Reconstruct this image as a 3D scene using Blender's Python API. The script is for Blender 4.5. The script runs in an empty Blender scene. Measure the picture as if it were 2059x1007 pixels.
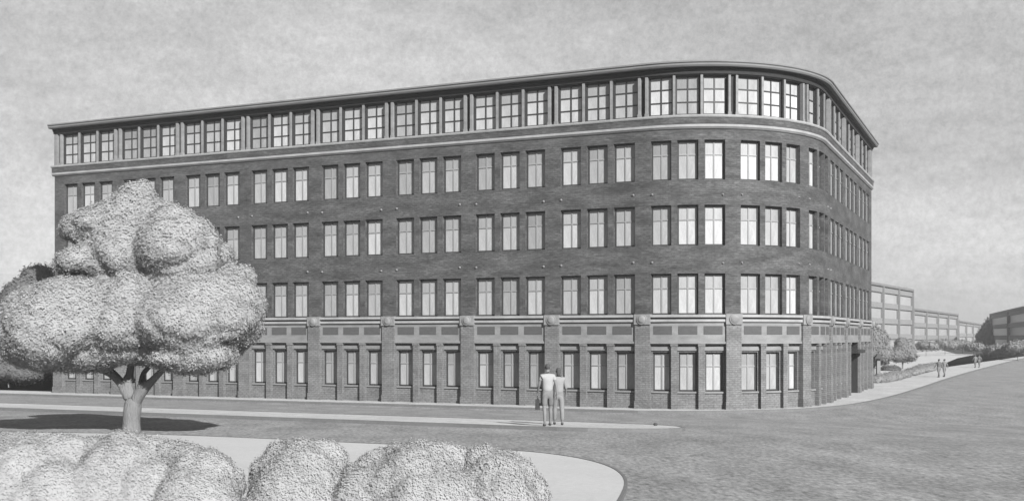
import bpy, bmesh, math, random
import numpy as np
from mathutils import Vector, Matrix
random.seed(7); rng = np.random.default_rng(7)
SC = bpy.context.scene
COL = SC.collection
R_ = math.radians

# ------------------------------------------------------------------ camera
F = 2296.0; CX = 1029.5; HY = 676.0; EYE = 3.85
cd = bpy.data.cameras.new('camera'); cam = bpy.data.objects.new('camera', cd); COL.objects.link(cam)
cam.location = (0, 0, EYE); cam.rotation_euler = (R_(90), 0, 0)
cd.sensor_width = 36; cd.lens = F/2059*36; cd.shift_y = (HY-503.5)/2059; cd.clip_end = 6000; cd.clip_start = .1
SC.camera = cam
# ------------------------------------------------------------------ light
SUN_AZ = R_(-63.0); SUN_EL = R_(28.5)
sd = Vector((math.cos(SUN_EL)*math.cos(SUN_AZ), math.cos(SUN_EL)*math.sin(SUN_AZ), math.sin(SUN_EL)))
ld = bpy.data.lights.new('sun', 'SUN'); ld.energy = 5.0; ld.angle = R_(.5); ld.color = (1, 1, 1)
sun = bpy.data.objects.new('sun', ld); COL.objects.link(sun); sun.rotation_euler = sd.to_track_quat('Z', 'Y').to_euler()
W = bpy.data.worlds.new('World'); SC.world = W; W.use_nodes = True
wn, wl = W.node_tree.nodes, W.node_tree.links
wn.clear()
wo = wn.new('ShaderNodeOutputWorld'); bg = wn.new('ShaderNodeBackground'); wl.new(bg.outputs[0], wo.inputs[0])
sky = wn.new('ShaderNodeTexSky'); sky.sky_type = 'NISHITA'; sky.sun_disc = False
sky.sun_elevation = SUN_EL; sky.sun_rotation = math.atan2(sd.x, sd.y); sky.dust_density = 2.0; sky.ozone_density = .6
bw = wn.new('ShaderNodeRGBToBW'); wl.new(sky.outputs[0], bw.inputs[0])
def wmath(op, a, b=None, c=None):
    n = wn.new('ShaderNodeMath'); n.operation = op
    for i, v in enumerate((a, b, c)):
        if v is None: continue
        if isinstance(v, (int, float)): n.inputs[i].default_value = v
        else: wl.new(v, n.inputs[i])
    return n.outputs[0]
tc = wn.new('ShaderNodeTexCoord')
def wnoise(scale, detail=4, rough=.6, stretch=(1, 1, 1)):
    mp = wn.new('ShaderNodeMapping'); mp.inputs['Scale'].default_value = stretch; wl.new(tc.outputs['Generated'], mp.inputs[0])
    n = wn.new('ShaderNodeTexNoise'); n.inputs['Scale'].default_value = scale; n.inputs['Detail'].default_value = detail
    n.inputs['Roughness'].default_value = rough; wl.new(mp.outputs[0], n.inputs[0]); return n.outputs[0]
SKY_MIX, SKY_CONST = .45, 1.6
base = wmath('ADD', wmath('MULTIPLY', bw.outputs[0], SKY_MIX), SKY_CONST)
cl = wnoise(3.2, 5, .6, (1, 1, 2.6)); gr = wnoise(170, 4, .85); st = wnoise(26, 6, .75, (1, 1, 2.2))
m1 = wmath('MULTIPLY_ADD', cl, 1.15, .49); m2 = wmath('MULTIPLY_ADD', gr, .75, .625); m3 = wmath('MULTIPLY_ADD', st, .55, .725)
wl.new(wmath('MULTIPLY', wmath('MULTIPLY', wmath('MULTIPLY', base, m1), m2), m3), bg.inputs['Color'])
bg.inputs['Strength'].default_value = .05
SC.view_settings.view_transform = 'Standard'; SC.view_settings.look = 'None'; SC.view_settings.gamma = 1
SC.view_settings.exposure = 1.7
SC.render.engine = 'CYCLES'; SC.cycles.max_bounces = 5; SC.cycles.diffuse_bounces = 3

# ------------------------------------------------------------------ materials (the place is black-and-white: all greys)
def mat(name, v0, var=.25, scale=3.0, stretch=(1, 1, 1), rough=.85, fine=40.0, fvar=.15, spec=.2, brick=None, rand=0.0, bump=0.0, uv=False, trans=0.0, blind=False):
    v = v0*.62
    m = bpy.data.materials.new(name); m.use_nodes = True
    nt = m.node_tree; N, L = nt.nodes, nt.links
    b = N['Principled BSDF']; b.inputs['Roughness'].default_value = rough; b.inputs['Specular IOR Level'].default_value = spec
    t = N.new('ShaderNodeTexCoord'); mp = N.new('ShaderNodeMapping'); mp.inputs['Scale'].default_value = stretch
    L.new(t.outputs['UV' if uv else 'Object'], mp.inputs[0])
    def mth(op, a, b_=None, c=None):
        n = N.new('ShaderNodeMath'); n.operation = op
        for i, x in enumerate((a, b_, c)):
            if x is None: continue
            if isinstance(x, (int, float)): n.inputs[i].default_value = x
            else: L.new(x, n.inputs[i])
        return n.outputs[0]
    def noi(s, d=5, r=.6):
        n = N.new('ShaderNodeTexNoise'); n.inputs['Scale'].default_value = s; n.inputs['Detail'].default_value = d
        n.inputs['Roughness'].default_value = r; L.new(mp.outputs[0], n.inputs[0]); return n.outputs[0]
    a = mth('MULTIPLY_ADD', noi(scale), 2*var, 1-var)
    c = mth('MULTIPLY_ADD', noi(fine, 3, .7), 2*fvar, 1-fvar)
    o = mth('MULTIPLY', mth('MULTIPLY', a, c), v)
    if brick:
        bt = N.new('ShaderNodeTexBrick'); bt.inputs['Scale'].default_value = 1
        bt.inputs['Brick Width'].default_value = brick[0]; bt.inputs['Row Height'].default_value = brick[1]
        bt.inputs['Mortar Size'].default_value = brick[2]; bt.inputs['Mortar Smooth'].default_value = .4; bt.inputs['Bias'].default_value = 0
        bt.inputs['Color1'].default_value = (brick[3],)*3+(1,); bt.inputs['Color2'].default_value = (brick[4],)*3+(1,)
        bt.inputs['Mortar'].default_value = (brick[5],)*3+(1,)
        L.new(t.outputs['UV'], bt.inputs['Vector'])
        g = N.new('ShaderNodeRGBToBW'); L.new(bt.outputs[0], g.inputs[0]); o = mth('MULTIPLY', o, g.outputs[0])
    if rand:
        oi = N.new('ShaderNodeObjectInfo'); o = mth('MULTIPLY', o, mth('MULTIPLY_ADD', oi.outputs['Random'], 2*rand, 1-rand))
    if blind:      # the upper lights stay clear of the drawn blinds and curtains
        sx = N.new('ShaderNodeSeparateXYZ'); L.new(t.outputs['Object'], sx.inputs[0])
        o = mth('MULTIPLY', o, mth('MULTIPLY_ADD', mth('GREATER_THAN', sx.outputs[2], 1.4), -.2, 1.0))
    L.new(o, b.inputs['Base Color'])
    if trans:
        tr = N.new('ShaderNodeBsdfTranslucent'); df = N.new('ShaderNodeBsdfDiffuse'); mx = N.new('ShaderNodeMixShader'); mx.inputs[0].default_value = trans
        cc = mth('MULTIPLY', o, 1.0); L.new(cc, tr.inputs[0]); L.new(cc, df.inputs[0]); L.new(df.outputs[0], mx.inputs[1]); L.new(tr.outputs[0], mx.inputs[2]); L.new(mx.outputs[0], N['Material Output'].inputs['Surface'])
    if bump:
        bp = N.new('ShaderNodeBump'); bp.inputs['Strength'].default_value = bump; bp.inputs['Distance'].default_value = .05
        L.new(noi(fine*.6), bp.inputs['Height']); L.new(bp.outputs[0], b.inputs['Normal'])
    return m
M = dict(
 brick=mat('dark_brick', .058, 1.15, .55, (.8, 3.0, 1), fine=4, fvar=1.1, brick=(.30, .11, .018, .84, 1.16, .8), uv=True, bump=.3),
 brick_low=mat('light_brick', .125, .7, .7, (1, 2, 1), fine=6, fvar=.7, brick=(.30, .115, .022, .92, 1.08, .72), uv=True, bump=.3),
 panel=mat('dark_panel', .06, .3, 4, (1, 2, 1), fine=30, fvar=.3, uv=True),
 stone=mat('stone', .23, .45, 1.2, fine=14, fvar=.16, bump=.2),
 stone_mid=mat('grey_stone', .16, .5, 1.0, (1, 1, 3), fine=12, fvar=.2, bump=.2),
 cornice=mat('cornice_metal', .14, .3, .8, (1, 1, 6), fine=14, fvar=.3),
 frame=mat('frame_paint_and_shade', .03, .2, 3, fine=20, fvar=.1, rough=.5),  # near-black: shadow of the window reveals is put into the frame colour
 attic_frame=mat('attic_frame', .03, .2, 3, fine=20, fvar=.1, rough=.5),
 pane=mat('blind_behind_glass', .29, .35, .9, (4, 4, .7), fine=5, fvar=.3, rough=.25, spec=.3, rand=.26, blind=True),
 muntin=mat('painted_muntin', .19, .2, 3, fine=20, fvar=.1, rough=.5), dark=mat('dark_mullion_and_shade', .022, .2, 2, fine=9, fvar=.2),
 door=mat('door_paint_and_shade', .02, .2, 2, rough=.5), iron=mat('iron', .05, .3, 8),
 roof=mat('roof_felt', .08, .2, 1),
 ground=mat('open_ground', .28, .2, .12, fine=1.5, fvar=.15),
 road=mat('asphalt', .175, .6, .5, (1.5, .6, 1), fine=7, fvar=1.2, bump=.5),
 side=mat('pavement', .33, .3, .4, (1.2, .7, 1), fine=3, fvar=.4, bump=.1),
 kerb=mat('kerb_stone', .11, .25, 1.5, fine=9, fvar=.2),
 lawn=mat('pale_lawn', .36, .12, .5, fine=9, fvar=.16, bump=.2),
 leaf=mat('foliage_light', .47, .2, 1.6, fine=7, fvar=.3, rough=.9, spec=.1, trans=.55),
 leaf_hedge=mat('foliage_hedge', .50, .2, 1.3, fine=8, fvar=.22, rough=.9, spec=.1, trans=.55),
 leaf_dark=mat('foliage_dark', .19, .2, .8, fine=5, fvar=.2, rough=.9, spec=.1, trans=.55),
 leaf_far=mat('foliage_far', .33, .2, .4, fine=2, fvar=.2, rough=.9, spec=.1, trans=.55),
 bark=mat('bark', .14, .35, 5, (3, 3, .6), fine=22, fvar=.4, bump=.8),
 conc=mat('pale_concrete', .165, .15, .1, fine=1, fvar=.1), conc_dark=mat('grey_concrete', .13, .15, .1, fine=1, fvar=.1),
 glass_far=mat('far_glazing', .27, .2, .1, fine=1, fvar=.15, rough=.3),
 skin=mat('skin', .14, .1, 5), hair=mat('hair', .05, .3, 30), shirt_w=mat('white_shirt', .24, .1, 9, fine=30, fvar=.08),
 shirt_g=mat('pale_blouse', .19, .1, 9, fine=30, fvar=.08), shorts=mat('grey_shorts', .12, .15, 9), slacks=mat('light_slacks', .15, .15, 9),
 shoe=mat('shoe', .03), bag=mat('dark_bag', .025), cloth_far=mat('grey_coat', .08, .2, 3), cloth_far2=mat('mid_grey_coat', .12, .2, 3),
)
# ------------------------------------------------------------------ helpers
def link(o, parent=None, **props):
    COL.objects.link(o)
    if parent is not None: o.parent = parent
    for k, v in props.items(): o[k] = v
    return o
def thing(name, loc, label, cat, group=None, rz=0):
    o = bpy.data.objects.new(name, None); o.location = loc; o.rotation_euler.z = rz; o.empty_display_size = .2
    link(o); o['label'] = label; o['category'] = cat
    if group: o['group'] = group
    return o
class MB:
    """vertex/face collector with uv; world coordinates, re-based onto the parent's origin when built"""
    def __init__(s): s.v = []; s.f = []; s.uv = []; s.sm = []
    def face(s, pts, uvs=None, smooth=False):
        b = len(s.v); s.v += [tuple(p) for p in pts]; s.f.append(tuple(range(b, b+len(pts))))
        s.uv += uvs if uvs else [(p[0], p[2]) for p in pts]; s.sm.append(smooth)
    def box(s, a, b, top=1.0, rz=0, c=None):
        x0, y0, z0 = a; x1, y1, z1 = b; cx, cy = (x0+x1)/2, (y0+y1)/2
        P = [(x0, y0, z0), (x1, y0, z0), (x1, y1, z0), (x0, y1, z0)] + [(cx+(x-cx)*top, cy+(y-cy)*top, z1) for x, y in ((x0, y0), (x1, y0), (x1, y1), (x0, y1))]
        for q in ((0, 3, 2, 1), (4, 5, 6, 7), (0, 1, 5, 4), (1, 2, 6, 5), (2, 3, 7, 6), (3, 0, 4, 7)): s.face([P[i] for i in q])
    def lathe(s, prof, n=16, at=(0, 0, 0)):
        for i in range(n):
            a0, a1 = 2*math.pi*i/n, 2*math.pi*(i+1)/n
            for (r0, z0), (r1, z1) in zip(prof, prof[1:]):
                pts = [(at[0]+r*math.cos(a), at[1]+r*math.sin(a), at[2]+z) for r, z, a in ((r0, z0, a0), (r0, z0, a1), (r1, z1, a1), (r1, z1, a0))]
                if r0 < 1e-6: pts = [pts[0], pts[2], pts[3]]
                elif r1 < 1e-6: pts = pts[:3]
                s.face(pts, smooth=True)
    def mesh(s, name, off=(0, 0, 0)):
        me = bpy.data.meshes.new(name); me.from_pydata([(p[0]-off[0], p[1]-off[1], p[2]-off[2]) for p in s.v], [], s.f)
        u = me.uv_layers.new(name='UVMap'); u.data.foreach_set('uv', [c for p in s.uv for c in p])
        me.polygons.foreach_set('use_smooth', s.sm); me.update(); return me
    def build(s, name, m, parent=None, off=None, **props):
        if off is None: off = tuple(parent.location) if parent is not None and parent.parent is None else (0, 0, 0)
        me = s.mesh(name, off); me.materials.append(m); return link(bpy.data.objects.new(name, me), parent, **props)
# ------------------------------------------------------------------ building path  (L along the facade, off outward)
D1 = Vector((.9115, -.4112)).normalized(); P0 = Vector((5.88, 61.4)); NV = Vector((-.4112, -.9115)).normalized()
RAD, A0, XR = 8.0, 1.4, 2052
TH = math.atan2(F, XR-1030); D2 = Vector((math.cos(TH), math.sin(TH))); H1 = math.atan2(D1.y, D1.x); ARC = RAD*(TH-H1)
T1 = P0+A0*D1; CC = Vector((T1.x-RAD*math.sin(H1), T1.y+RAD*math.cos(H1))); T2 = Vector((CC.x+RAD*math.sin(TH), CC.y-RAD*math.cos(TH)))
def P(L, off=0.0, z=0.0):
    if L <= 0: q = T1+L*D1; a = H1
    elif L < ARC: a = H1+L/RAD; q = Vector((CC.x+RAD*math.sin(a), CC.y-RAD*math.cos(a)))
    else: q = T2+(L-ARC)*D2; a = TH
    return Vector((q.x+off*math.sin(a), q.y-off*math.cos(a), z))
def ang(L): return H1 if L <= 0 else (H1+L/RAD if L < ARC else TH)
LL, LR = -42.2, 35.0
def cuts(a, b):
    s = {a, b}
    for c in (0.0, ARC):
        if a < c < b: s.add(c)
    n = int(ARC/.4)
    for i in range(1, n):
        c = ARC*i/n
        if a+.02 < c < b-.02: s.add(c)
    return sorted(s)
def sweep(mb, prof, a, b, smooth=False):
    """closed profile [(off,z)...], counter-clockwise seen looking along +L, swept from a to b"""
    cs = cuts(a, b); n = len(prof); cum = [0]
    for i in range(n): p, q = prof[i], prof[(i+1) % n]; cum.append(cum[-1]+math.hypot(q[0]-p[0], q[1]-p[1]))
    for c0, c1 in zip(cs, cs[1:]):
        for i in range(n):
            p, q = prof[i], prof[(i+1) % n]
            pv, qv = (p[1], q[1]) if abs(p[1]-q[1]) > 1e-4 else (p[0], q[0])
            mb.face([P(c0, *p), P(c1, *p), P(c1, *q), P(c0, *q)], [(c0, pv), (c1, pv), (c1, qv), (c0, qv)], False)
    mb.face([P(a, *p) for p in prof][::-1], [(p[0], p[1]) for p in prof][::-1]); mb.face([P(b, *p) for p in prof], [(p[0], p[1]) for p in prof])
def pbox(mb, a, b, z0, z1, o0, o1): sweep(mb, [(o0, z0), (o1, z0), (o1, z1), (o0, z1)], a, b)
# ------------------------------------------------------------------ terrain
S1, S2, VK, GB = .050, .030, 28.0, -.12
def gz(x, y):
    v = (Vector((x, y))-P0).dot(NV)
    if v < 3: return GB
    if v < VK: return GB+S1*(v-3)
    return GB+S1*(VK-3)+S2*(min(v, 62)-VK)
def G(px, py, up=0.0):
    """ground point whose spot 'up' metres above it is seen at this pixel of the photograph"""
    dx, dz = (px-CX)/F, (HY-py)/F; lo, hi = 2.0, 3000.0
    for _ in range(60):
        m = (lo+hi)/2
        if EYE+dz*m > gz(dx*m, m)+up: lo = m
        else: hi = m
    return Vector((dx*lo, lo, gz(dx*lo, lo)))
def A(px, py, Y): return Vector(((px-CX)/F*Y, Y, EYE+(HY-py)/F*Y))
def uvp(u, v, dz=0):
    q = P0+u*D1+v*NV; return Vector((q.x, q.y, gz(q.x, q.y)+dz))
def sheet(name, m, us, vs, dz, kind='structure'):
    mb = MB()
    for u0, u1 in zip(us, us[1:]):
        for v0, v1 in zip(vs, vs[1:]):
            mb.face([uvp(u0, v0, dz), uvp(u0, v1, dz), uvp(u1, v1, dz), uvp(u1, v0, dz)])
    return mb.build(name, m, kind=kind)
sheet('ground', M['ground'], [-2500, -300, 0, 300, 2500], [-2500, -300, 3, VK, 62, 300, 1500], 0)
sheet('road', M['road'], [-160, 0, 160, 320], [-260, 3, VK, 62, 90], .004)
def slab(name, m, pts, h, skirt=True, kw=.12):
    """flat-topped slab with a kerb face from ground points (all on one slope)"""
    mb = MB(); top = [Vector((p.x, p.y, p.z+h)) for p in pts]
    bm = bmesh.new(); vs = [bm.verts.new(p) for p in top]; bm.faces.new(vs); bmesh.ops.triangulate(bm, faces=bm.faces[:])
    bm.normal_update()
    for f in bm.faces:
        c = [v.co.copy() for v in f.verts]
        mb.face(c if f.normal.z > 0 else c[::-1])
    bm.free()
    o = mb.build(name, m, kind='structure')
    if skirt:
        kb = MB(); n = len(pts); w = kw
        cen = sum(pts, Vector((0, 0, 0)))/n
        ar = sum(pts[i].x*pts[(i+1) % n].y-pts[(i+1) % n].x*pts[i].y for i in range(n))
        sg = 1 if ar > 0 else -1; ring = []
        for i in range(n):
            e = (pts[(i+1) % n]-pts[i-1]).to_2d().normalized(); ring.append(Vector((e.y*sg, -e.x*sg, 0))*w)
        for i in range(n):
            j = (i+1) % n; a, b = pts[i], pts[j]; a2, b2 = a+ring[i], b+ring[j]; H = Vector((0, 0, h+.006)); Z = Vector((0, 0, -.03))
            q = [a+H, a2+H, b2+H, b+H]; kb.face(q if sg > 0 else q[::-1]); q = [a2+H, a2+Z, b2+Z, b2+H]; kb.face(q if sg > 0 else q[::-1])
        kb.build('kerb', M['kerb'], kind='structure')
    return o
def smooth_pts(pts, n=6):
    out = []
    for i in range(len(pts)-1):
        p0, p1, p2, p3 = pts[max(i-1, 0)], pts[i], pts[i+1], pts[min(i+2, len(pts)-1)]
        for k in range(n):
            t = k/n; out.append(.5*((2*p1)+(p2-p0)*t+(2*p0-5*p1+4*p2-p3)*t*t+(3*p1-p0-3*p2+p3)*t**3))
    out.append(pts[-1]); return out
# pavement round the building and up the side street
kp = smooth_pts([G(1285, 830), G(1400, 830.5), G(1500, 829), G(1600, 826), G(1680, 820), G(1740, 811), G(1800, 797), G(1860, 778), G(1910, 761), G(1975, 742), G(2059, 721), G(2150, 703), G(2260, 693)])
left_front = [uvp(-130, 2.9)]
inner = [G(2260, 689), G(2059, 700), G(1990, 708), G(1925, 722), G(1870, 745), G(1850, 750), G(1800, 762), G(1765, 770)]
back = [P(30, -1), P(15, -3), P(5, -4), P(-8, -1), P(-60, -1), uvp(-130, -1)]
flat = [Vector((p.x, p.y, GB)) for p in left_front+kp+inner+back]
slab('pavement', M['side'], flat, .13, kw=.24)
# lawn of the side street
lw = [Vector((p.x, p.y, GB)) for p in [G(1765, 770)+Vector((.3, 0, 0))]+[G(1800, 761.2), G(1850, 749.4), G(1870, 744.4), G(1925, 721.4), G(1990, 707.4), G(2059, 699.4), G(2260, 688.4), G(2260, 684), G(1600, 684), G(1700, 730)]]
slab('lawn', M['lawn'], lw, .14, False)
# narrow median on which the couple walks
mv0, mv1 = [(G(1110, y, .11)) for y in (846, 857.5)]
vv0, vv1 = [(Vector((p.x, p.y))-P0).dot(NV) for p in (mv0, mv1)]
ue = -40.0
while True:
    q = uvp(ue, vv1, .11)
    if CX+F*q.x/q.y > 1308: break
    ue += .05
vm, vr = (vv0+vv1)/2, (vv1-vv0)/2
med = [uvp(-120, vv1)]+[uvp(ue-vr+vr*math.sin(a), vm+vr*math.cos(a)) for a in [math.pi*i/10 for i in range(11)]]+[uvp(-120, vv0)]
slab('median', M['side'], med, .11)
# planted island in the foreground
isl = smooth_pts([G(x, y, .06) for x, y in ((-700, 866), (0, 868), (350, 874), (700, 889), (1000, 903), (1130, 915), (1215, 934), (1254, 962), (1238, 1010), (1170, 1090), (1000, 1250))])
isl = isl+[G(-700, 1250, .06)]
slab('island', M['lawn'], isl, .06, kw=.05)

# ------------------------------------------------------------------ the building
ORG = P(-10, -6)
B = thing('brick_building', ORG, 'long five-storey brick office building with a rounded corner and an attic of gridded windows', 'building')
PIL = [-.18-5.2*k for k in range(8, 0, -1)]+[-.18, 4.6, 9.5, 14.3, 20.6, 27.2, 34.2]
BAYS = list(zip(PIL, PIL[1:]))
DOOR_BAY = 12
ZR = [(5.0, 7.17), (8.64, 10.78), (12.1, 14.2)]
AZ0, AZ1 = 15.5, 17.62
wall = MB(); low = MB(); stone = MB()
def cols(a, b, wide, pier):
    """three openings between pier axes a and b"""
    inn = b-a-2*pier; g = (inn-3*wide)/2
    return [(a+pier+i*(wide+g), a+pier+i*(wide+g)+wide) for i in range(3)]
for i, (a, b) in enumerate(BAYS):
    curved = 8 <= i <= 10; ww = (b-a)*.23; pr = .46*(b-a)/5.2
    cs = cols(a, b, ww, pr)
    for (z0, z1) in ZR:
        xs = [a]+[c for w in cs for c in w]+[b]
        for k in range(0, 8, 2): pbox(wall, xs[k], xs[k+1], z0, z1, -.5, 0)
pbox(wall, LL, PIL[0], 5.0, 15.0, -.5, 0); pbox(wall, PIL[-1], LR, 5.0, 15.0, -.5, 0)
for z0, z1 in ((7.17, 8.64), (10.78, 12.1), (14.2, 15.0)): pbox(wall, PIL[0], PIL[-1], z0, z1, -.5, 0)
# end walls and back walls
pbox(wall, LL, LL+.5, GB, 18.0, -14, -.5); pbox(wall, LR-.5, LR, 0, 18.0, -14, -.5)
wall.build('wall', M['brick'], B)
# attic
att = MB()
pbox(att, LL, LR, 15.0, 15.5, -.5, -.02); pbox(att, LL, LR, AZ1, 17.66, -.5, -.02)
for i, (a, b) in enumerate(BAYS):
    cs = cols(a, b, (b-a)*.27, .30)
    for s_, e_, o_ in ((cs[0][1], cs[1][0], -.06), (cs[1][1], cs[2][0], -.06), (a, cs[0][0], -.14), (cs[2][1], b, -.14)):
        ap = MB(); pbox(ap, s_, e_, AZ0, AZ1, -.4, o_); ap.build('attic_pier', M['dark'], B)
pbox(att, LL, PIL[0], AZ0, AZ1, -.4, -.14); pbox(att, PIL[-1], LR, AZ0, AZ1, -.4, -.14)
att.build('attic_wall', M['brick'], B)
for i, a in enumerate(PIL):                                       # paired colonettes between attic windows
    for s in (-.2, .2):
        c = a+s
        if c < LL or c > LR: continue
        m = MB(); pbox(m, c-.065, c+.065, AZ0+.02, AZ1-.02, -.13, .08); pbox(m, c-.09, c+.09, AZ0, AZ0+.16, -.12, .10); m.build('colonette', M['stone_mid'], B)
for i, (a, b) in enumerate(BAYS):
    cs = cols(a, b, (b-a)*.27, .30)
    for k in (0, 1):
        c = (cs[k][1]+cs[k+1][0])/2; m = MB(); pbox(m, c-.06, c+.07, AZ0+.01, AZ1-.01, -.05, .03); m.build('attic_post', M['stone_mid'], B)
for c in (LL+.14, LR-.14):
    m = MB(); pbox(m, c-.13, c+.13, AZ0, AZ1, -.4, .06); m.build('corner_post', M['stone_mid'], B)
m = MB(); sweep(m, [(-.5, 17.98), (.38, 17.98), (.44, 18.06), (.44, 18.14), (.50, 18.19), (.50, 18.27), (.1, 18.33), (-.5, 18.33)], LL-.16, LR+.35); m.build('cornice', M['cornice'], B)
m = MB(); sweep(m, [(-.5, 17.66), (.05, 17.66), (.08, 17.8), (.16, 17.9), (.16, 17.978), (-.5, 17.978)], LL-.05, LR+.1); m.build('cornice_frieze_shade', M['dark'], B)  # shade under the cornice is painted in as a near-black band
m = MB(); sweep(m, [(-.3, 15.36), (.17, 15.36), (.20, 15.42), (.20, 15.49), (.02, 15.53), (-.3, 15.53)], LL-.2, LR+.2); m.build('upper_belt', M['stone'], B)
m = MB(); sweep(m, [(-.3, 15.02), (.12, 15.02), (.14, 15.35), (-.3, 15.35)], LL-.14, LR+.14); m.build('belt_frieze', M['brick'], B)
m = MB(); sweep(m, [(-.2, 14.78), (.05, 14.78), (.14, 14.88), (.14, 15.0), (-.2, 15.0)], LL-.14, LR+.14); m.build('lower_belt', M['stone'], B)
# string course above the ground floor
for nm, z0, z1, o in (('string_course', 4.86, 4.997, .20), ('string_course', 4.62, 4.75, .17)):
    m = MB(); pbox(m, LL, LR, z0, z1, -.4, o); m.build(nm, M['stone'], B)
m = MB(); pbox(m, LL, LR, 4.75, 4.86, -.4, .05); m.build('string_course_recess', M['panel'], B)
# ground floor
GZ0, GZ1, SUB = .94, 3.02, 3.46
for i, (a, b) in enumerate(BAYS):
    ia, ib = a+.42, b-.42; sp = .36 if not (8 <= i <= 10) else .32; sw = (ib-ia-2*sp)/3
    pbox(low, a, ia, 0, SUB, -.5, -.1); pbox(low, ib, b, 0, SUB, -.5, -.1)
    for k in range(3):
        s0 = ia+k*(sw+sp); s1 = s0+sw; mg = .07
        if i == DOOR_BAY:
            if k == 0: pbox(low, s0, s1, 0, SUB, -.5, -.1)
            continue
        pbox(low, s0, s1, 0, GZ0, -.6, -.14); pbox(low, s0, s1, GZ1, SUB, -.6, -.14)
        pbox(low, s0, s0+mg, GZ0, GZ1, -.6, -.14); pbox(low, s1-mg, s1, GZ0, GZ1, -.6, -.14)
        m = MB(); pbox(m, s0+.003, s1-.003, 3.10, 3.30, -.15, -.06); m.build('lintel', M['stone_mid'], B)
        m = MB(); pbox(m, s0+.003, s1-.003, GZ0-.09, GZ0, -.3, -.07); m.build('window_sill', M['stone_mid'], B)
    for k in (0, 1):
        if i == DOOR_BAY and k == 1: continue
        s0 = ia+sw+k*(sw+sp); m = MB(); pbox(m, s0, s0+sp, 0, SUB, -.5, .10); pbox(m, s0-.03, s0+sp+.03, SUB-.14, SUB, -.45, .13); m.build('small_pier', M['brick_low'], B)
    # frieze with dark brick panels
    m = MB(); pbox(m, ia-.05, ib+.05, SUB, 4.62, -.5, .06); pbox(m, ia, ib, SUB+.002, SUB+.12, 0, .12); m.build('frieze', M['stone_mid'], B)
    for k in range(3):
        c = ia+(k+.5)*(ib-ia)/3; w = (ib-ia)*.125
        m = MB(); pbox(m, c-w, c+w, 3.95, 4.40, .0, .075); m.build('frieze_panel', M['panel'], B)
pbox(low, LL, PIL[0], 0, 4.62, -.5, -.1); pbox(low, PIL[-1], LR, 0, 4.62, -.5, -.1)
low.build('ground_floor_wall', M['brick_low'], B)
for k, a in enumerate(PIL):
    m = MB(); a0, a1 = max(a-.41, LL), min(a+.41, LR)
    pbox(m, a0, a1, .42, 4.60, -.45, .17); pbox(m, a0-.03, a1+.03, 0, .42, -.4, .21); m.build('pilaster', M['brick_low'], B)
    m = MB(); pbox(m, a0-.03, a1+.03, 4.48, 5.03, -.3, .24); m.build('pilaster_cap', M['stone_mid'], B)
    c = P(a, .24, 4.75); t = ang(a); nrm = Vector((math.sin(t), -math.cos(t), 0)); tan = Vector((math.cos(t), math.sin(t), 0))
    m = MB(); prof = [(0, .12), (.12, .11), (.19, .08), (.22, .05), (.27, .05), (.28, 0)]; n = 20
    for j in range(n):
        b0, b1 = 2*math.pi*j/n, 2*math.pi*(j+1)/n
        for (r0, h0), (r1, h1) in zip(prof, prof[1:]):
            q = [c+nrm*h+tan*(r*math.cos(bb))+Vector((0, 0, r*math.sin(bb))) for r, h, bb in ((r0, h0, b0), (r1, h1, b0), (r1, h1, b1), (r0, h0, b1))]
            if r0 == 0: q = q[:3]
            m.face(q)
    m.build('roundel', M['stone_mid'], B)
# tie-rod plates on the brick between the storeys
for k, a in enumerate(PIL[1:-1]):
    for z in (7.75, 11.35):
        for s in (-.55, .5):
            if k > 10: continue
            c = P(a+s, 0, z+.04*math.sin(k*3+s)); t = ang(a+s); nrm = Vector((math.sin(t), -math.cos(t), 0)); tan = Vector((math.cos(t), math.sin(t), 0)); m = MB()
            for j in range(8):
                b0, b1 = math.pi*j/4, math.pi*(j+1)/4
                q0, q1 = c+tan*(.07*math.cos(b0))+Vector((0, 0, .07*math.sin(b0))), c+tan*(.07*math.cos(b1))+Vector((0, 0, .07*math.sin(b1)))
                r0, r1 = c+nrm*.07+(q0-c)*.55, c+nrm*.07+(q1-c)*.55
                m.face([q0, q1, r1, r0]); m.face([r0, r1, c+nrm*.085])
            m.build('tie_plate', M['cornice'], B)
# roof
rf = MB(); outl = [P(c, -.3, 18.05) for c in cuts(LL, LR)]; e_r = P(LR, -14, 18.05); e_l = P(LL, -14, 18.05)
CR = P0+D1*9.4; ci = CR-14*D1+14*D2; ci = Vector((ci.x, ci.y, 18.05))
bm = bmesh.new(); bm.faces.new([bm.verts.new(p) for p in outl+[e_r, ci, e_l]]); bmesh.ops.triangulate(bm, faces=bm.faces[:])
for f in bm.faces: rf.face([v.co.copy() for v in f.verts])
bm.free(); rf.build('roof', M['roof'], B)
bk = MB()
for p, q in ((e_r, ci), (ci, e_l)): bk.face([Vector((p.x, p.y, 0)), Vector((q.x, q.y, 0)), Vector((q.x, q.y, 18.05)), Vector((p.x, p.y, 18.05))])
bk.build('back_wall', M['brick'], B)
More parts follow.
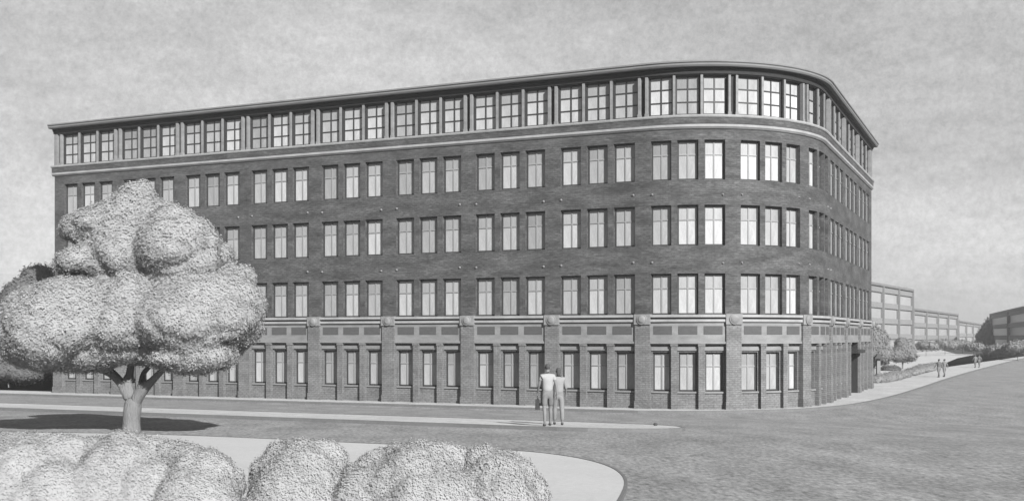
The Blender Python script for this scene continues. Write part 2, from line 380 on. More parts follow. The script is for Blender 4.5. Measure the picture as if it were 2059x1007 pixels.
# windows -----------------------------------------------------------
def wframe(w, h, kind):
    """frame mesh + pane mesh, local: x along the wall, y inward, z up; origin bottom centre of the opening, front at y=0"""
    f = MB(); t = .085; d = .10; x = w/2+.03
    f.box((-x, 0, 0), (-x+t+.03, d, h)); f.box((x-t-.03, 0, 0), (x, d, h)); f.box((-x+t+.03, .002, 0), (x-t-.03, d, t)); f.box((-x+t+.03, .002, h-t), (x-t-.03, d, h))
    u = MB(); u.box((-.035, .01, t), (.035, d-.01, h-t))
    zs = [h*.335, h*.665] if kind == 'attic' else [h*.64]
    for zz in zs: u.box((-x+t+.03, .014, zz-.03), (-.035, d-.014, zz+.03)); u.box((.035, .014, zz-.03), (x-t-.03, d-.014, zz+.03))
    p = MB(); p.box((-x+t, .05, .02), (x-t, .07, h-.02))
    return f, p, u
CACHE = {}
def window(name, a, b, z0, z1, depth, kind, stuff=None):
    w = round(b-a, 3); h = z1-z0; c = (a+b)/2; sag = 0
    if 0 < c < ARC: sag = RAD-math.sqrt(RAD*RAD-(w/2)**2)
    loc = P(c, -depth-sag, z0); rz = ang(c)
    key = (name, w, round(h, 3))
    if key not in CACHE:
        f, p, u = wframe(w, h, kind); fm, pm, um = f.mesh(name), p.mesh('pane'), u.mesh('glazing_bars')
        fm.materials.append(M['attic_frame' if kind == 'attic' else 'frame']); pm.materials.append(M['pane']); um.materials.append(M['frame' if kind == 'attic' else 'muntin']); CACHE[key] = (fm, pm, f, p, u, um)
    fm, pm, f, p, u, um = CACHE[key]
    if stuff is not None:
        mtx = Matrix.Translation(loc) @ Matrix.Rotation(rz, 4, 'Z')
        for src, dst in ((f, stuff[0]), (p, stuff[1]), (u, stuff[2])):
            bI = len(dst.v); dst.v += [tuple(mtx @ Vector(v)) for v in src.v]; dst.f += [tuple(i+bI for i in q) for q in src.f]; dst.uv += src.uv; dst.sm += src.sm
        return
    o = bpy.data.objects.new(name, fm); o.location = loc-ORG; o.rotation_euler.z = rz; link(o, B)
    link(bpy.data.objects.new('pane', pm), o); link(bpy.data.objects.new('glazing_bars', um), o)
stf = (MB(), MB(), MB())
for i, (a, b) in enumerate(BAYS):
    ww = (b-a)*.23; pr = .46*(b-a)/5.2
    for (s, e) in cols(a, b, ww, pr):
        for (z0, z1) in ZR: window('window', s, e, z0, z1, .07 if i >= 11 else .20, 'std', stf if i >= 11 else None)
    for (s, e) in cols(a, b, (b-a)*.27, .30): window('attic_window', s, e, AZ0+.03, AZ1, .12 if i >= 11 else .20, 'attic')
    ia, ib = a+.42, b-.42; sp = .36 if not (8 <= i <= 10) else .32; sw = (ib-ia-2*sp)/3
    for k in range(3):
        if i == DOOR_BAY: continue
        s0 = ia+k*(sw+sp); window('ground_window', s0+.07, s0+sw-.07, GZ0, GZ1, .29, 'std')
so = stf[0].build('window', M['frame'], B, kind='stuff'); stf[1].build('pane', M['pane'], so, off=tuple(ORG)); stf[2].build('glazing_bars', M['muntin'], so, off=tuple(ORG))
# entrance in the side street
a, b = BAYS[DOOR_BAY]; ia, ib = a+.42, b-.42; sw = (ib-ia-.72)/3; d0, d1 = ia+sw+.36, ib
m = MB(); pbox(m, d1-.03, d1+.002, 0, SUB, -1.5, .04); pbox(m, d0, d1, SUB-.03, SUB-.003, -1.5, .04); m.build('entrance_shade_lining', M['door'], B)  # added black lining: paints the opening's shade onto its sunlit far jamb
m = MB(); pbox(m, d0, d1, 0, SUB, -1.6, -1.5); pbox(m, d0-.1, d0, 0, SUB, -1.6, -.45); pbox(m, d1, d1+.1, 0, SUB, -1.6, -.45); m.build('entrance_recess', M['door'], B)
md = (d0+d1)/2
for s, e in ((d0+.25, md-.02), (md+.02, d1-.25)):
    m = MB(); pbox(m, s, e, .1, 2.3, -1.48, -1.40); dr = m.build('door', M['door'], B)
    m = MB(); pbox(m, s+.18, e-.18, .5, 2.1, -1.39, -1.385); m.build('pane', M['pane'], dr, off=tuple(ORG))
    m = MB(); hx = (e-.1) if s < md-.1 else (s+.1); pbox(m, hx-.02, hx+.02, 1.0, 1.3, -1.39, -1.33); m.build('handle', M['iron'], dr, off=tuple(ORG))
m = MB(); sweep(m, [(-.4, 2.75), (.5, 2.75), (.55, 2.85), (.55, 2.95), (-.4, 3.0)], d0, d1); m.build('canopy', M['door'], B)

# ------------------------------------------------------------------ foliage
def billow(p, freq, seed):
    """0..1, round tops and creased valleys"""
    rs = np.random.default_rng(seed); k = rs.normal(size=(14, 3)); k /= np.linalg.norm(k, axis=1)[:, None]; k *= freq*rs.uniform(.7, 1.4, 14)[:, None]
    return np.clip(np.abs(np.sum(np.sin(p@k.T+rs.uniform(0, 6.28, 14)), axis=1))/5.0, 0, 1)**.7
def crown(name, parts, m, parent, leaf_n, size, seed=1, vox=None, bump=None, smooth=8, amp=None, sub=None, tex=None):
    """lobes merged into one billowing body (voxel remesh), then covered with leaf-sized faces"""
    R = float(np.mean([min(q[1]) for q in parts])); mx = max(max(q[1]) for q in parts); rs = np.random.default_rng(seed)
    vox = vox or mx/22; bump = R*.16 if bump is None else bump
    bm = bmesh.new()
    for c, r in parts:
        a = rs.uniform(-.25, .25)
        bmesh.ops.create_icosphere(bm, subdivisions=3, radius=1, matrix=Matrix.Translation(c) @ Matrix.Rotation(a, 4, 'Y') @ Matrix.Diagonal((r[0], r[1], r[2], 1)))
    me = bpy.data.meshes.new(name); bm.to_mesh(me); bm.free(); o = bpy.data.objects.new(name, me); COL.objects.link(o)
    rm = o.modifiers.new('r', 'REMESH'); rm.mode = 'VOXEL'; rm.voxel_size = vox
    sm = o.modifiers.new('s', 'SMOOTH'); sm.iterations = smooth; sm.factor = .6
    dg = bpy.context.evaluated_depsgraph_get(); dg.update(); ev = bpy.data.meshes.new_from_object(o.evaluated_get(dg)); bpy.data.objects.remove(o)
    nv = len(ev.vertices); V = np.empty(nv*3); ev.vertices.foreach_get('co', V); V = V.reshape(-1, 3)
    N = np.empty(nv*3); ev.vertex_normals.foreach_get('vector', N); N = N.reshape(-1, 3)
    d = bump*(billow(V, 1.9/R, seed+5)-.45)+bump*.45*(billow(V, 5.0/R, seed+6)-.4)+bump*.2*(billow(V, 13.0/R, seed+7)-.4)
    V = V+N*d[:, None]; ev.vertices.foreach_set('co', V.ravel()); ev.update(); ev.vertex_normals.foreach_get('vector', N2 := np.empty(nv*3)); N = N2.reshape(-1, 3)
    nf = len(ev.polygons); Q = np.empty(nf*4, dtype=np.int32)
    tot = np.empty(nf, dtype=np.int32); ev.polygons.foreach_get('loop_total', tot); lv = np.empty(len(ev.loops), dtype=np.int32); ev.loops.foreach_get('vertex_index', lv)
    stt = np.empty(nf, dtype=np.int32); ev.polygons.foreach_get('loop_start', stt)
    f = rs.integers(0, nf, leaf_n); w = rs.dirichlet((1, 1, 1), leaf_n); i0, i1, i2 = lv[stt[f]], lv[stt[f]+1], lv[stt[f]+2]
    p = V[i0]*w[:, :1]+V[i1]*w[:, 1:2]+V[i2]*w[:, 2:]; p = p+rs.normal(size=p.shape)*vox*.35; nr = N[i0].copy()
    spray = np.clip(billow(p, 30/R, seed+8)-.55, 0, 1)*2.2
    lift = (rs.uniform(0, 1, leaf_n)**2*.32-.05+spray*rs.uniform(0, 1.3, leaf_n))*size
    p = p+nr*lift[:, None]; nr = nr+rs.normal(size=(leaf_n, 3))*.24; nr /= np.linalg.norm(nr, axis=1)[:, None]
    a = np.cross(nr, rs.normal(size=(leaf_n, 3))); a /= np.linalg.norm(a, axis=1)[:, None]; b = np.cross(nr, a)
    L = size*rs.uniform(.6, 1.3, leaf_n)[:, None]; wd = L*.55
    LV = np.stack([p-a*L*.5, p+b*wd*.5, p+a*L*.5, p-b*wd*.5], axis=1).reshape(-1, 3)
    off = np.array(parent.location); out = bpy.data.meshes.new(name); allv = np.concatenate([V, LV])-off
    out.vertices.add(len(allv)); out.vertices.foreach_set('co', allv.ravel())
    loops = np.concatenate([lv, np.arange(nv, nv+4*leaf_n)]); out.loops.add(len(loops)); out.loops.foreach_set('vertex_index', loops)
    out.polygons.add(nf+leaf_n); out.polygons.foreach_set('loop_start', np.concatenate([stt, len(lv)+np.arange(leaf_n)*4]))
    out.polygons.foreach_set('use_smooth', np.concatenate([np.ones(nf, bool), np.zeros(leaf_n, bool)]))
    out.update(calc_edges=True); out.validate(); out.materials.append(m); bpy.data.meshes.remove(ev)
    return out
def skin_mesh(name, verts, edges, radii, sub=2, root=0):
    me = bpy.data.meshes.new(name); me.from_pydata([tuple(v) for v in verts], edges, [])
    o = bpy.data.objects.new(name, me); COL.objects.link(o)
    md = o.modifiers.new('s', 'SKIN'); md.use_smooth_shade = True
    for i, r in enumerate(radii):
        sv = me.skin_vertices[0].data[i]; sv.radius = (r, r) if isinstance(r, (int, float)) else r; sv.use_root = (i == root)
    if sub: ss = o.modifiers.new('u', 'SUBSURF'); ss.levels = sub; ss.render_levels = sub
    dg = bpy.context.evaluated_depsgraph_get(); dg.update()
    out = bpy.data.meshes.new_from_object(o.evaluated_get(dg)); bpy.data.objects.remove(o); out.name = name
    return out
def tree_limbs(name, nodes, m, parent, sub=1):
    """nodes: list of (id_parent or None, point, radius)"""
    off = Vector(parent.location); vs = [Vector(p)-off for _, p, _ in nodes]; ed = [(pp, i) for i, (pp, _, _) in enumerate(nodes) if pp is not None]
    me = skin_mesh(name, vs, ed, [r for _, _, r in nodes], sub); me.materials.clear(); me.materials.append(m); return link(bpy.data.objects.new(name, me), parent)
# main tree
TB = G(264, 872); TY = TB.y
T = thing('shade_tree', TB, 'large broad tree with pale billowing crown and forked trunk in front of the brick building', 'tree')
k = TY/F
def LB(px, py, rx, ry, dy=0, rd=None): return (tuple(A(px, py, TY+dy)), (rx*k, (rd or rx*.85)*k, ry*k))
lobes = [LB(272, 424, 56, 58, 0), LB(284, 396, 24, 32, 0), LB(252, 450, 78, 50, .1), LB(322, 448, 48, 38, -.1), LB(205, 452, 74, 38, .2, 80), LB(158, 468, 40, 15, .2, 40), LB(355, 500, 84, 74, -.5), LB(270, 505, 105, 78, .1), LB(425, 512, 50, 24, .1, 50),
         LB(172, 522, 64, 26, -.2, 60), LB(235, 545, 60, 44, 0), LB(288, 590, 100, 90, .2), LB(130, 652, 124, 90, -.4, 120), LB(200, 650, 100, 88, -.1, 110), LB(397, 640, 131, 84, -.4, 120), LB(330, 640, 100, 84, 0, 110),
         LB(462, 562, 50, 30, .3), LB(385, 716, 92, 34, -.6, 80), LB(250, 672, 84, 58, -.1, 90), LB(330, 560, 85, 66, .1), LB(262, 640, 80, 90, -.5, 90), LB(85, 610, 60, 42, .2), LB(435, 600, 76, 44, .3)]
link(bpy.data.objects.new('crown', crown('crown', lobes, M['leaf'], T, 200000, .058, vox=.08, bump=.22, smooth=6, seed=1)), T)
def a2(px, py, dy=0): return A(px, py, TY+dy)
nodes = [(None, TB+Vector((0, 0, -.2)), .30), (0, a2(264, 845), .22), (1, a2(266, 815), .19), (2, a2(256, 785, 0), .15), (3, a2(236, 760, .1), .11), (4, a2(205, 728, .2), .08), (5, a2(150, 690, .2), .06),
         (2, a2(283, 788, -.1), .14), (7, a2(306, 765, -.2), .10), (8, a2(335, 735, -.3), .07), (9, a2(380, 700, -.3), .05), (3, a2(262, 745, .2), .10), (11, a2(268, 650, .2), .08), (12, a2(280, 540, 0), .05),
         (7, a2(288, 750, .3), .07), (14, a2(320, 715, .4), .06), (4, a2(186, 735, .3), .045), (12, a2(360, 600, .1), .05), (17, a2(412, 568, -.3), .035), (18, a2(428, 548, -.5), .03), (19, a2(455, 525, -.7), .022),
         (12, a2(200, 600, .1), .05), (21, a2(168, 572, -.1), .032), (22, a2(150, 548, -.3), .025), (22, a2(186, 545, -.3), .02)]
tree_limbs('trunk', nodes, M['bark'], T, 2)
# darker tree at the left, behind the end of the building
def simple_tree(px, pyb, Y, lobes_px, m, n, leaf, label, group=None, trunk=.18, name='tree', seed=3):
    b = A(px, pyb, Y); b.z = gz(b.x, b.y); t = thing(name, b, label, 'tree', group); kk = Y/F
    ls = [(tuple(A(x, y, Y+dy)), (rx*kk, rx*kk*.85, ry*kk)) for x, y, rx, ry, dy in lobes_px]
    link(bpy.data.objects.new('crown', crown('crown', ls, m, t, n, leaf, seed=seed)), t)
    cx, cy = lobes_px[0][0], lobes_px[0][1]; top = A(cx, cy, Y)
    nd = [(None, b+Vector((0, 0, -.1)), trunk), (0, b.lerp(top, .45), trunk*.75), (1, b.lerp(top, .8), trunk*.5), (1, A(cx-lobes_px[0][2]*.5, cy, Y), trunk*.35), (1, A(cx+lobes_px[0][2]*.5, cy, Y), trunk*.35)]
    tree_limbs('trunk', nd, M['bark'], t, 1); return t
simple_tree(40, 772, 92, [(52, 640, 62, 84, 0), (78, 570, 40, 38, 1), (10, 650, 42, 60, 2), (60, 710, 50, 48, -1), (100, 640, 40, 70, 1.5)], M['leaf_dark'], 16000, .26, 'dark rounded tree at the left end of the brick building, half behind the pale tree', seed=5, trunk=.25)
def shrub(px, py, rx, ry, Y, m, n, leaf, label, group=None, seed=10, extra=(), name='shrub', cat='shrub', vox=None, bump=None):
    c = A(px, py, Y); b = Vector((c.x, c.y, gz(c.x, c.y))); t = thing(name, b, label, cat, group); kk = Y/F
    ls = [(tuple(c), (rx*kk, rx*kk*.8, ry*kk))]+[(tuple(A(x, y, Y+dy)), (ax*kk, ax*kk*.8, ay*kk)) for x, y, ax, ay, dy in extra]
    link(bpy.data.objects.new('foliage', crown('foliage', ls, m, t, n, leaf, seed=seed, vox=vox, bump=bump)), t)
    nd = [(None, b+Vector((0, 0, -.08)), .04), (0, b+Vector((.02, 0, .2)), .03), (1, Vector(c), .02)]
    tree_limbs('stem', nd, M['bark'], t, 0); return t
simple_tree(18, 776, 86, [(14, 745, 34, 20, 0), (60, 752, 46, 18, .5)], M['leaf_dark'], 5000, .2, 'low dark bush under the tree at the left end of the brick building', seed=6, trunk=.06, name='bush')['category'] = 'bush'
# hedge of pale shrubs in the foreground
HG = 'pale shrubs massed in the foreground island'
Hm = M['leaf_hedge']
def hedge_shrub(tops, body, Y, n, label, seed):
    """tops: small domes along the outline (x, top, rx, ry, depth offset); body: broad masses under them"""
    ls = [(x, t+ry, rx, ry, dy) for (x, t, rx, ry, dy) in tops+body]; x, y, rx, ry, dy = ls[0]
    shrub(x, y, rx, ry, Y, Hm, n, .024, label, HG, seed, ls[1:], vox=.035, bump=.055)
hedge_shrub([(60, 872, 55, 42, 0), (20, 873, 48, 40, 0), (-30, 868, 60, 50, .1), (110, 871, 48, 40, .05), (148, 874, 40, 40, 0)], [(50, 882, 125, 130, -.15), (-70, 885, 90, 120, 0), (110, 925, 110, 120, -.35), (0, 930, 110, 120, -.35)], 12.9, 80000, 'leftmost pale shrub of the foreground hedge, in the corner of the picture', 21)
hedge_shrub([(240, 866, 56, 44, 0), (195, 874, 44, 40, .05), (290, 873, 46, 42, 0), (325, 880, 34, 36, .05)], [(245, 880, 105, 130, -.15), (200, 925, 105, 120, -.35), (300, 928, 95, 120, -.35)], 12.95, 70000, 'pale shrub of the hedge right in front of the shade tree trunk', 22)
hedge_shrub([(375, 889, 48, 40, 0), (415, 900, 40, 38, 0), (345, 884, 36, 36, .05), (447, 914, 30, 36, .05), (472, 936, 22, 40, 0)], [(395, 902, 84, 120, -.15), (390, 940, 95, 110, -.35)], 12.8, 60000, 'low pale shrub of the hedge sloping down to a notch right of the tree trunk', 23)
hedge_shrub([(605, 882, 52, 42, 0), (650, 886, 38, 38, .05), (563, 890, 38, 40, 0), (530, 918, 28, 40, 0), (676, 898, 26, 34, .05)], [(605, 896, 88, 120, -.15), (585, 940, 100, 110, -.35)], 12.7, 70000, 'round pale shrub in the middle of the hedge just right of the notch', 24)
hedge_shrub([(850, 886, 54, 42, 0), (800, 892, 44, 40, .05), (755, 904, 40, 38, 0), (895, 896, 42, 38, .05), (722, 924, 30, 36, 0), (935, 902, 34, 34, .1)], [(830, 902, 120, 130, -.15), (740, 940, 80, 110, -.2), (860, 940, 120, 110, -.35)], 12.6, 90000, 'widest pale shrub of the hedge below the walking couple', 25)
hedge_shrub([(975, 898, 46, 40, 0), (1020, 908, 38, 38, .05), (1052, 926, 30, 38, 0), (1078, 954, 24, 40, 0)], [(990, 912, 80, 120, -.15), (1010, 950, 76, 110, -.3)], 12.6, 60000, 'rightmost pale shrub of the hedge at the open tip of the island', 26)

# ------------------------------------------------------------------ people
def person(loc, rz, h, label, group, hairm, topm, legm, stride=.16, fingers=True, sleeve=True, long_legs=True, swing=.25, hair_long=False, armL=None):
    o = thing('person', loc, label, 'person', group, rz); s = h/1.78
    V = lambda x, y, z: Vector((x*s, y*s, z*s))
    vs = []; ed = []; rd = []
    def add(p, r, par=None):
        vs.append(p); rd.append(tuple(q*s for q in (r if isinstance(r, tuple) else (r, r)))); i = len(vs)-1
        if par is not None: ed.append((par, i))
        return i
    pel = add(V(0, 0, .95), (.15, .11)); sp = add(V(0, .005, 1.12), (.135, .10), pel); ch = add(V(0, 0, 1.33), (.16, .11), sp); nk0 = add(V(0, 0, 1.47), (.075, .065), ch)
    nk = add(V(0, 0, 1.53), .052, nk0); hd = add(V(0, .015, 1.60), (.068, .08), nk); hd2 = add(V(0, .01, 1.69), (.075, .092), hd); add(V(0, 0, 1.755), (.045, .055), hd2)
    joints = {}
    for sd_ in (-1, 1):
        ph = stride*sd_
        hip = add(V(.09*sd_, 0, .90), .095, pel); kn = add(V(.10*sd_, ph*.55+.02, .50), .058, hip); ca = add(V(.105*sd_, ph*.75-.02, .36), .054, kn); an = add(V(.105*sd_, ph, .09), .036, ca)
        he = add(V(.105*sd_, ph+.03, .045), .04, an); add(V(.115*sd_, ph+.16, .03), .03, he)
        sh = add(V(.17*sd_, 0, 1.42), .058, ch); el = add(V(.235*sd_, -swing*.35*sd_-.02, 1.16), .040, sh); wr = add(V(.25*sd_, -swing*.7*sd_+.05, .93), .027, el)
        pm = add(V(.25*sd_, -swing*.7*sd_+.07, .86), (.018, .033), wr); joints[sd_] = (sh, el, wr, pm, hip, kn, ca, an)
        if fingers:
            for q, (dy, ln) in enumerate(((-.030, .062), (-.010, .074), (.010, .08), (.030, .072))):
                f1 = add(vs[pm]+V(0, dy, -.035), .009, pm); f2 = add(vs[f1]+V(-.006*sd_, .004, -ln*.5), .0085, f1); add(vs[f2]+V(-.014*sd_, .006, -ln*.45), .007, f2)
            t1 = add(vs[wr]+V(-.02*sd_, .035, -.035), .010, pm); add(vs[t1]+V(-.01*sd_, .02, -.04), .008, t1)
    me = skin_mesh('body', vs, ed, rd, 2 if fingers else 1); me.materials.clear(); me.materials.append(M['skin'])
    # nose and ears grown into the same mesh
    bm = bmesh.new(); bm.from_mesh(me)
    for c, r in ((V(0, .108, 1.645), V(.013, .02, .022)), (V(-.078, .01, 1.645), V(.012, .02, .03)), (V(.078, .01, 1.645), V(.012, .02, .03)), (V(0, .095, 1.60), V(.025, .01, .008))):
        bmesh.ops.create_uvsphere(bm, u_segments=8, v_segments=6, radius=1, matrix=Matrix.Translation(c) @ Matrix.Diagonal((r.x, r.y, r.z, 1)))
    bm.to_mesh(me); bm.free(); link(bpy.data.objects.new('body', me), o)
    def garment(nm, pts, edges, radii, m, sub=2):
        g = skin_mesh(nm, pts, edges, [tuple(q*s for q in (r if isinstance(r, tuple) else (r, r))) for r in radii], sub); g.materials.clear(); g.materials.append(m); return link(bpy.data.objects.new(nm, g), o)
    jl, jr = joints[-1], joints[1]
    el_t = .55 if sleeve else .95
    pts = [V(0, 0, .93), V(0, .005, 1.12), V(0, 0, 1.33), V(0, 0, 1.43), V(0, 0, 1.505)]; eg = [(0, 1), (1, 2), (2, 3), (3, 4)]; rr = [(.175, .14), (.165, .13), (.185, .135), (.125, .10), (.068, .07)]
    for jj in (jl, jr):
        b0 = len(pts); pts += [vs[jj[0]]+V(0, 0, -.005), vs[jj[0]].lerp(vs[jj[1]], el_t)]; eg += [(3, b0), (b0, b0+1)]; rr += [.070, .058]
        if not sleeve: pts.append(vs[jj[1]].lerp(vs[jj[2]], .3)); eg.append((b0+1, b0+2)); rr.append(.052)
    garment('shirt', pts, eg, rr, topm)
    pts = [V(0, 0, .99), V(0, 0, .90)]; eg = [(0, 1)]; rr = [(.155, .125), (.15, .125)]
    for jj in (jl, jr):
        b0 = len(pts); pts += [vs[jj[4]]+V(0, 0, -.02), vs[jj[4]].lerp(vs[jj[5]], .9)]; eg += [(1, b0), (b0, b0+1)]; rr += [.115, .078]
        if long_legs: pts += [vs[jj[6]], vs[jj[7]]+V(0, 0, .02)]; eg += [(b0+1, b0+2), (b0+2, b0+3)]; rr += [.070, .058]
    garment('trousers' if long_legs else 'shorts', pts, eg, rr, legm)
    zb = 1.50 if hair_long else 1.60
    garment('hair', [V(0, -.035, zb), V(0, -.025, 1.66), V(0, -.012, 1.725), V(0, .0, 1.765)], [(0, 1), (1, 2), (2, 3)], [(.06, .055), (.083, .085), (.082, .095), (.05, .06)], hairm)
    for jj in (jl, jr):
        a_ = vs[jj[7]]; garment('shoe', [a_+V(0, -.03, -.045), a_+V(0, .06, -.05), a_+V(.0, .16, -.058)], [(0, 1), (1, 2)], [.047, .046, .034], M['shoe'])
    if fingers:
        for sx in (-1, 1):
            e = MB(); e.lathe([(0, -.009), (.008, -.005), (.009, 0), (.008, .005), (0, .009)], 8, tuple(V(.03*sx, .098, 1.665))); e.build('eye', M['shoe'], o, off=(0, 0, 0))
    return o, [o.location+Matrix.Rotation(rz, 3, 'Z') @ vs[jj[3]] for jj in (jl, jr)]
PF = G(1101, 856, .11); PF.z += .11; PG_ = G(1123, 853.5, .11); PG_.z += .11
HT = 1.80
pl, hl = person(PF, R_(8), 1.86, 'person in a white shirt and grey shorts, walking away on the median with a bag', 'couple walking away on the median', M['hair'], M['shirt_w'], M['shorts'], long_legs=False, stride=.15)
pr_, hr = person(PG_, R_(4), 1.78, 'person in a pale blouse and light trousers, walking away on the median, empty-handed', 'couple walking away on the median', M['hair'], M['shirt_g'], M['slacks'], stride=-.13, swing=-.2, hair_long=True, sleeve=False)
# bag in the left hand of the left person
h = hl[0]; t = thing('shoulder_bag', (h.x, h.y, h.z-.42), 'dark bag carried low in the left hand of the person in the white shirt', 'bag')
m = MB(); q = t.location; m.box((q.x-.07, q.y-.17, q.z), (q.x+.07, q.y+.17, q.z+.30), .8); m.build('bag_body', M['bag'], t)
m = MB()
for i in range(8):
    a0, a1 = math.pi*i/8, math.pi*(i+1)/8
    for (x0, x1) in ((-.012, .012),):
        p0 = Vector((q.x, q.y+.10*math.cos(a0), q.z+.29+.12*math.sin(a0))); p1 = Vector((q.x, q.y+.10*math.cos(a1), q.z+.29+.12*math.sin(a1)))
        d = Vector((x1, 0, 0)); up = Vector((0, 0, .012))
        m.face([p0-d, p0+d, p1+d, p1-d]); m.face([p0-d+up, p1-d+up, p1+d+up, p0+d+up]); m.face([p0-d, p1-d, p1-d+up, p0-d+up]); m.face([p0+d, p0+d+up, p1+d+up, p1+d])
m.build('handle', M['bag'], t)
def far_person(px, py, hpx, dr, topm, legm, label, grp):
    g = G(px, py, .13); g.z += .13; hh = hpx/F*g.y
    o, h_ = person(g, R_(dr), min(max(hh, 1.6), 1.85), label, grp, M['hair'], topm, legm, fingers=False); o.scale = (1.2, 1.2, 1.0); return o
far_person(1888, 758, 37, 20, M['cloth_far'], M['cloth_far2'], 'distant person in a dark grey coat, left of the nearer pair up the side street', 'distant people on the side-street pavement')
far_person(1899, 757, 36, 20, M['cloth_far2'], M['cloth_far2'], 'distant person in a mid-grey coat, right of the nearer pair up the side street', 'distant people on the side-street pavement')
far_person(1961, 739, 26, 15, M['cloth_far2'], M['cloth_far'], 'tiny person farthest up the side street, left one of the farther pair', 'distant people on the side-street pavement')
far_person(1969, 738, 26, 15, M['cloth_far'], M['cloth_far'], 'tiny person farthest up the side street, right one of the farther pair', 'distant people on the side-street pavement')

# ------------------------------------------------------------------ small street things
b = G(1318, 862); t = thing('bollard', b, 'small dark bollard standing alone past the end of the median', 'bollard')
m = MB(); m.lathe([(.09, 0), (.09, .03), (.06, .04), (.055, .13), (.07, .14), (.07, .17), (.05, .19), (0, .2)], 14, tuple(b)); m.build('post', M['iron'], t)
b = A(1766, 764, 102); b.z = GB+.13; t = thing('gate_post', b, 'slim grey post with a wide dark cap, just past the end of the brick building', 'post')
m = MB(); m.box((b.x-.17, b.y-.17, .13), (b.x+.17, b.y+.17, 1.85), .85); m.box((b.x-.24, b.y-.24, .13), (b.x+.24, b.y+.24, .3)); m.build('shaft', M['stone_mid'], t)
m = MB(); m.box((b.x-.42, b.y-.42, 1.85), (b.x+.42, b.y+.42, 2.0)); m.box((b.x-.3, b.y-.3, 2.0), (b.x+.3, b.y+.3, 2.3), .3); m.build('cap', M['iron'], t)
FG = 'trees and shrubs on the side-street lawn'
simple_tree(1757, 757, 112, [(1757, 695, 30, 36, 0), (1750, 666, 18, 22, .5), (1772, 712, 22, 20, -.4), (1768, 680, 18, 16, -.3), (1745, 715, 26, 22, .3)], M['leaf_far'], 9000, .22, 'pale round tree just past the end of the brick building', FG, seed=31)
simple_tree(1815, 742, 135, [(1815, 708, 20, 18, 0), (1804, 715, 16, 11, -.4), (1828, 702, 13, 15, .3), (1812, 692, 12, 12, 0), (1830, 716, 14, 9, -.3)], M['leaf_far'], 7000, .24, 'small pale round tree on the lawn beside the side street', FG, seed=32, trunk=.12)
shrub(1790, 742, 20, 6, 128, M['leaf_dark'], 2500, .2, 'low dark flat shape added as tree shade, between the two pale round trees', FG, 33)  # dark foliage shape stands in for the shade below the first pale tree
for j, pts in enumerate(([(1757, 770), (1772, 768.5), (1787, 765.5), (1802, 761.5), (1818, 757.5)], [(1826, 755.5), (1840, 751.5), (1854, 747), (1868, 742.5), (1880, 739)])):
    gs = [G(*p, .1) for p in pts]; g0 = gs[2]; t = thing('low_hedge', (g0.x, g0.y, .02), ('clipped low hedge along the pavement nearest the brick building', 'clipped low hedge along the pavement beside the distant walking pair')[j], 'hedge', 'low hedges along the side-street pavement')
    ls = []
    for a_, b_ in zip(gs, gs[1:]):
        for q in range(4): c = a_.lerp(b_, (q+.5)/4); w = (b_-a_).length/5; ls.append(((c.x, c.y, .22), (max(w*.5, .7), max(w, .8), .38)))
    link(bpy.data.objects.new('foliage', crown('foliage', ls, M['leaf_far'], t, 6000, .16, amp=.1, seed=34+j, sub=2)), t)
for j, (px, py, r_, rr_, Y) in enumerate(((1862, 694, 18, 8, 225), (1900, 692, 20, 9, 235), (1935, 692, 16, 8, 255), (1958, 697, 15, 7, 230), (2008, 703, 24, 10, 190), (2046, 699, 24, 12, 186))):
    shrub(px, py, r_, rr_, Y, M['leaf_far'], 1500, .4,
          ('pale shrub below the lower grey block, nearest its taller neighbour', 'pale shrub below the middle of the lower grey block', 'pale shrub below the end pier of the lower grey block', 'pale shrub just left of the dark conifer', 'pale shrub below the striped block, next to the conifer', 'pale shrub below the striped block at the picture edge')[j], 'shrubs in front of the far blocks', 40+j,
          [(px-r_*.7, py+2, r_*.6, rr_*.8, 1), (px+r_*.7, py+1, r_*.65, rr_*.85, -1), (px+r_*.2, py-rr_*.4, r_*.5, rr_*.6, 0)])
# conifer
c0 = A(1977, 698, 300); c0.z = 0; t = thing('conifer', c0, 'dark pointed conifer at the left end of the striped far block', 'tree')
me_l = []
for i in range(11):
    z = 1.0+i*.72; r = 3.0*(1-i/11.3); me_l.append(((c0.x+i*.13, c0.y, z), (r, r, .8)))
link(bpy.data.objects.new('crown', crown('crown', me_l, M['leaf_dark'], t, 7000, .45, vox=.28, bump=.3, smooth=2, seed=60)), t)
m = MB(); m.lathe([(.25, 0), (.2, 1.5), (.1, 4)], 10, tuple(c0)); m.build('trunk', M['bark'], t)

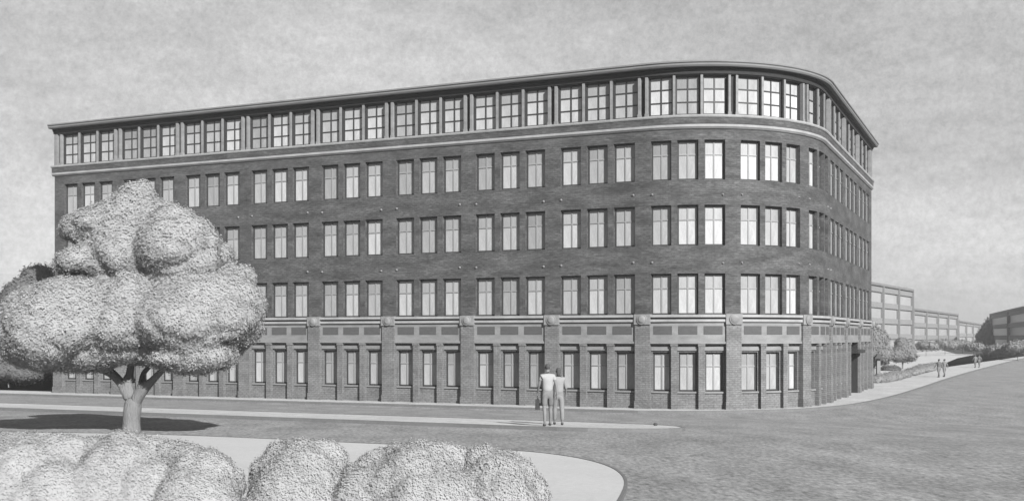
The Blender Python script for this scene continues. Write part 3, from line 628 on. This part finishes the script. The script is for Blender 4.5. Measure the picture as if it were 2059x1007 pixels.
# ------------------------------------------------------------------ far blocks
def block(x0, Y0, x1, Y1, h, floors, bays, label, depth=18, parapet=1.6, pier=True, sill=.9, zf=None):
    p = A(x0, 676, Y0).to_2d(); q = A(x1, 676, Y1).to_2d(); d = (q-p); ln = d.length; d.normalize(); n = Vector((d.y, -d.x))
    if n.dot(p+q) > 0: n = -n
    t = thing('office_block', (p.x, p.y, 0), label, 'building', 'far blocks beyond the side street')
    def bx(mb, a, b, z0, z1, o0, o1):
        c = [p+d*a+n*o1, p+d*b+n*o1, p+d*b+n*o0, p+d*a+n*o0]
        lo_ = [Vector((v.x, v.y, z0)) for v in c]; hi_ = [Vector((v.x, v.y, z1)) for v in c]
        mb.face(lo_[::-1]); mb.face(hi_)
        for i in range(4): j = (i+1) % 4; mb.face([lo_[i], lo_[j], hi_[j], hi_[i]])
    fh = (h-parapet)/floors
    m = MB(); bx(m, 0, ln, 0, h, -depth, -.5)
    for f in range(floors): bx(m, 0, ln, f*fh, f*fh+sill*1.25, -.5, 0)
    bx(m, 0, ln, h-parapet, h, -.5, .0); m.build('wall', M['conc'], t)
    m = MB(); bx(m, -.2, ln+.2, h-.35, h+.15, -.6, .35); m.build('parapet', M['conc_dark'], t)
    bw_ = ln/bays
    for i in range(bays+1):
        m = MB(); bx(m, i*bw_-.4, i*bw_+.4, 0, h-.36, -.5, .3); m.build('pier', M['conc_dark'], t)
    for f in range(floors):
        for i in range(bays):
            m = MB(); bx(m, i*bw_+.4, (i+1)*bw_-.4, f*fh+sill*1.25, (f+1)*fh, -.45, -.35); m.build('window', M['glass_far'], t)
    return t
block(1700, 213, 1835, 268, 14.7, 4, 4, 'tallest grey far block beyond the side street, next to the brick building')
block(1836, 270, 1925, 342, 10.4, 3, 4, 'lower grey far block joined to the taller one, ending in a projecting pier', parapet=1.3)
block(1927, 345, 1996, 520, 8.6, 2, 6, 'lowest and farthest pale block, between the pier and the dark conifer', parapet=1.2)
block(1992, 330, 2078, 231, 10.2, 3, 2, 'long striped far block with ribbon windows at the right edge of the picture', parapet=1.3)

# ------------------------------------------------------------------ air
hz = bpy.data.materials.new('air'); hz.use_nodes = True; N = hz.node_tree.nodes; N.clear()
o_ = N.new('ShaderNodeOutputMaterial'); pv = N.new('ShaderNodeVolumePrincipled'); pv.inputs['Color'].default_value = (.42, .42, .42, 1); pv.inputs['Density'].default_value = .0006; pv.inputs['Anisotropy'].default_value = 0
hz.node_tree.links.new(pv.outputs[0], o_.inputs['Volume'])
HAZE = True
if HAZE:
    m = MB(); m.box((-2700, -1700, -1.2), (2900, 2900, 26)); m.build('haze', hz, kind='stuff')
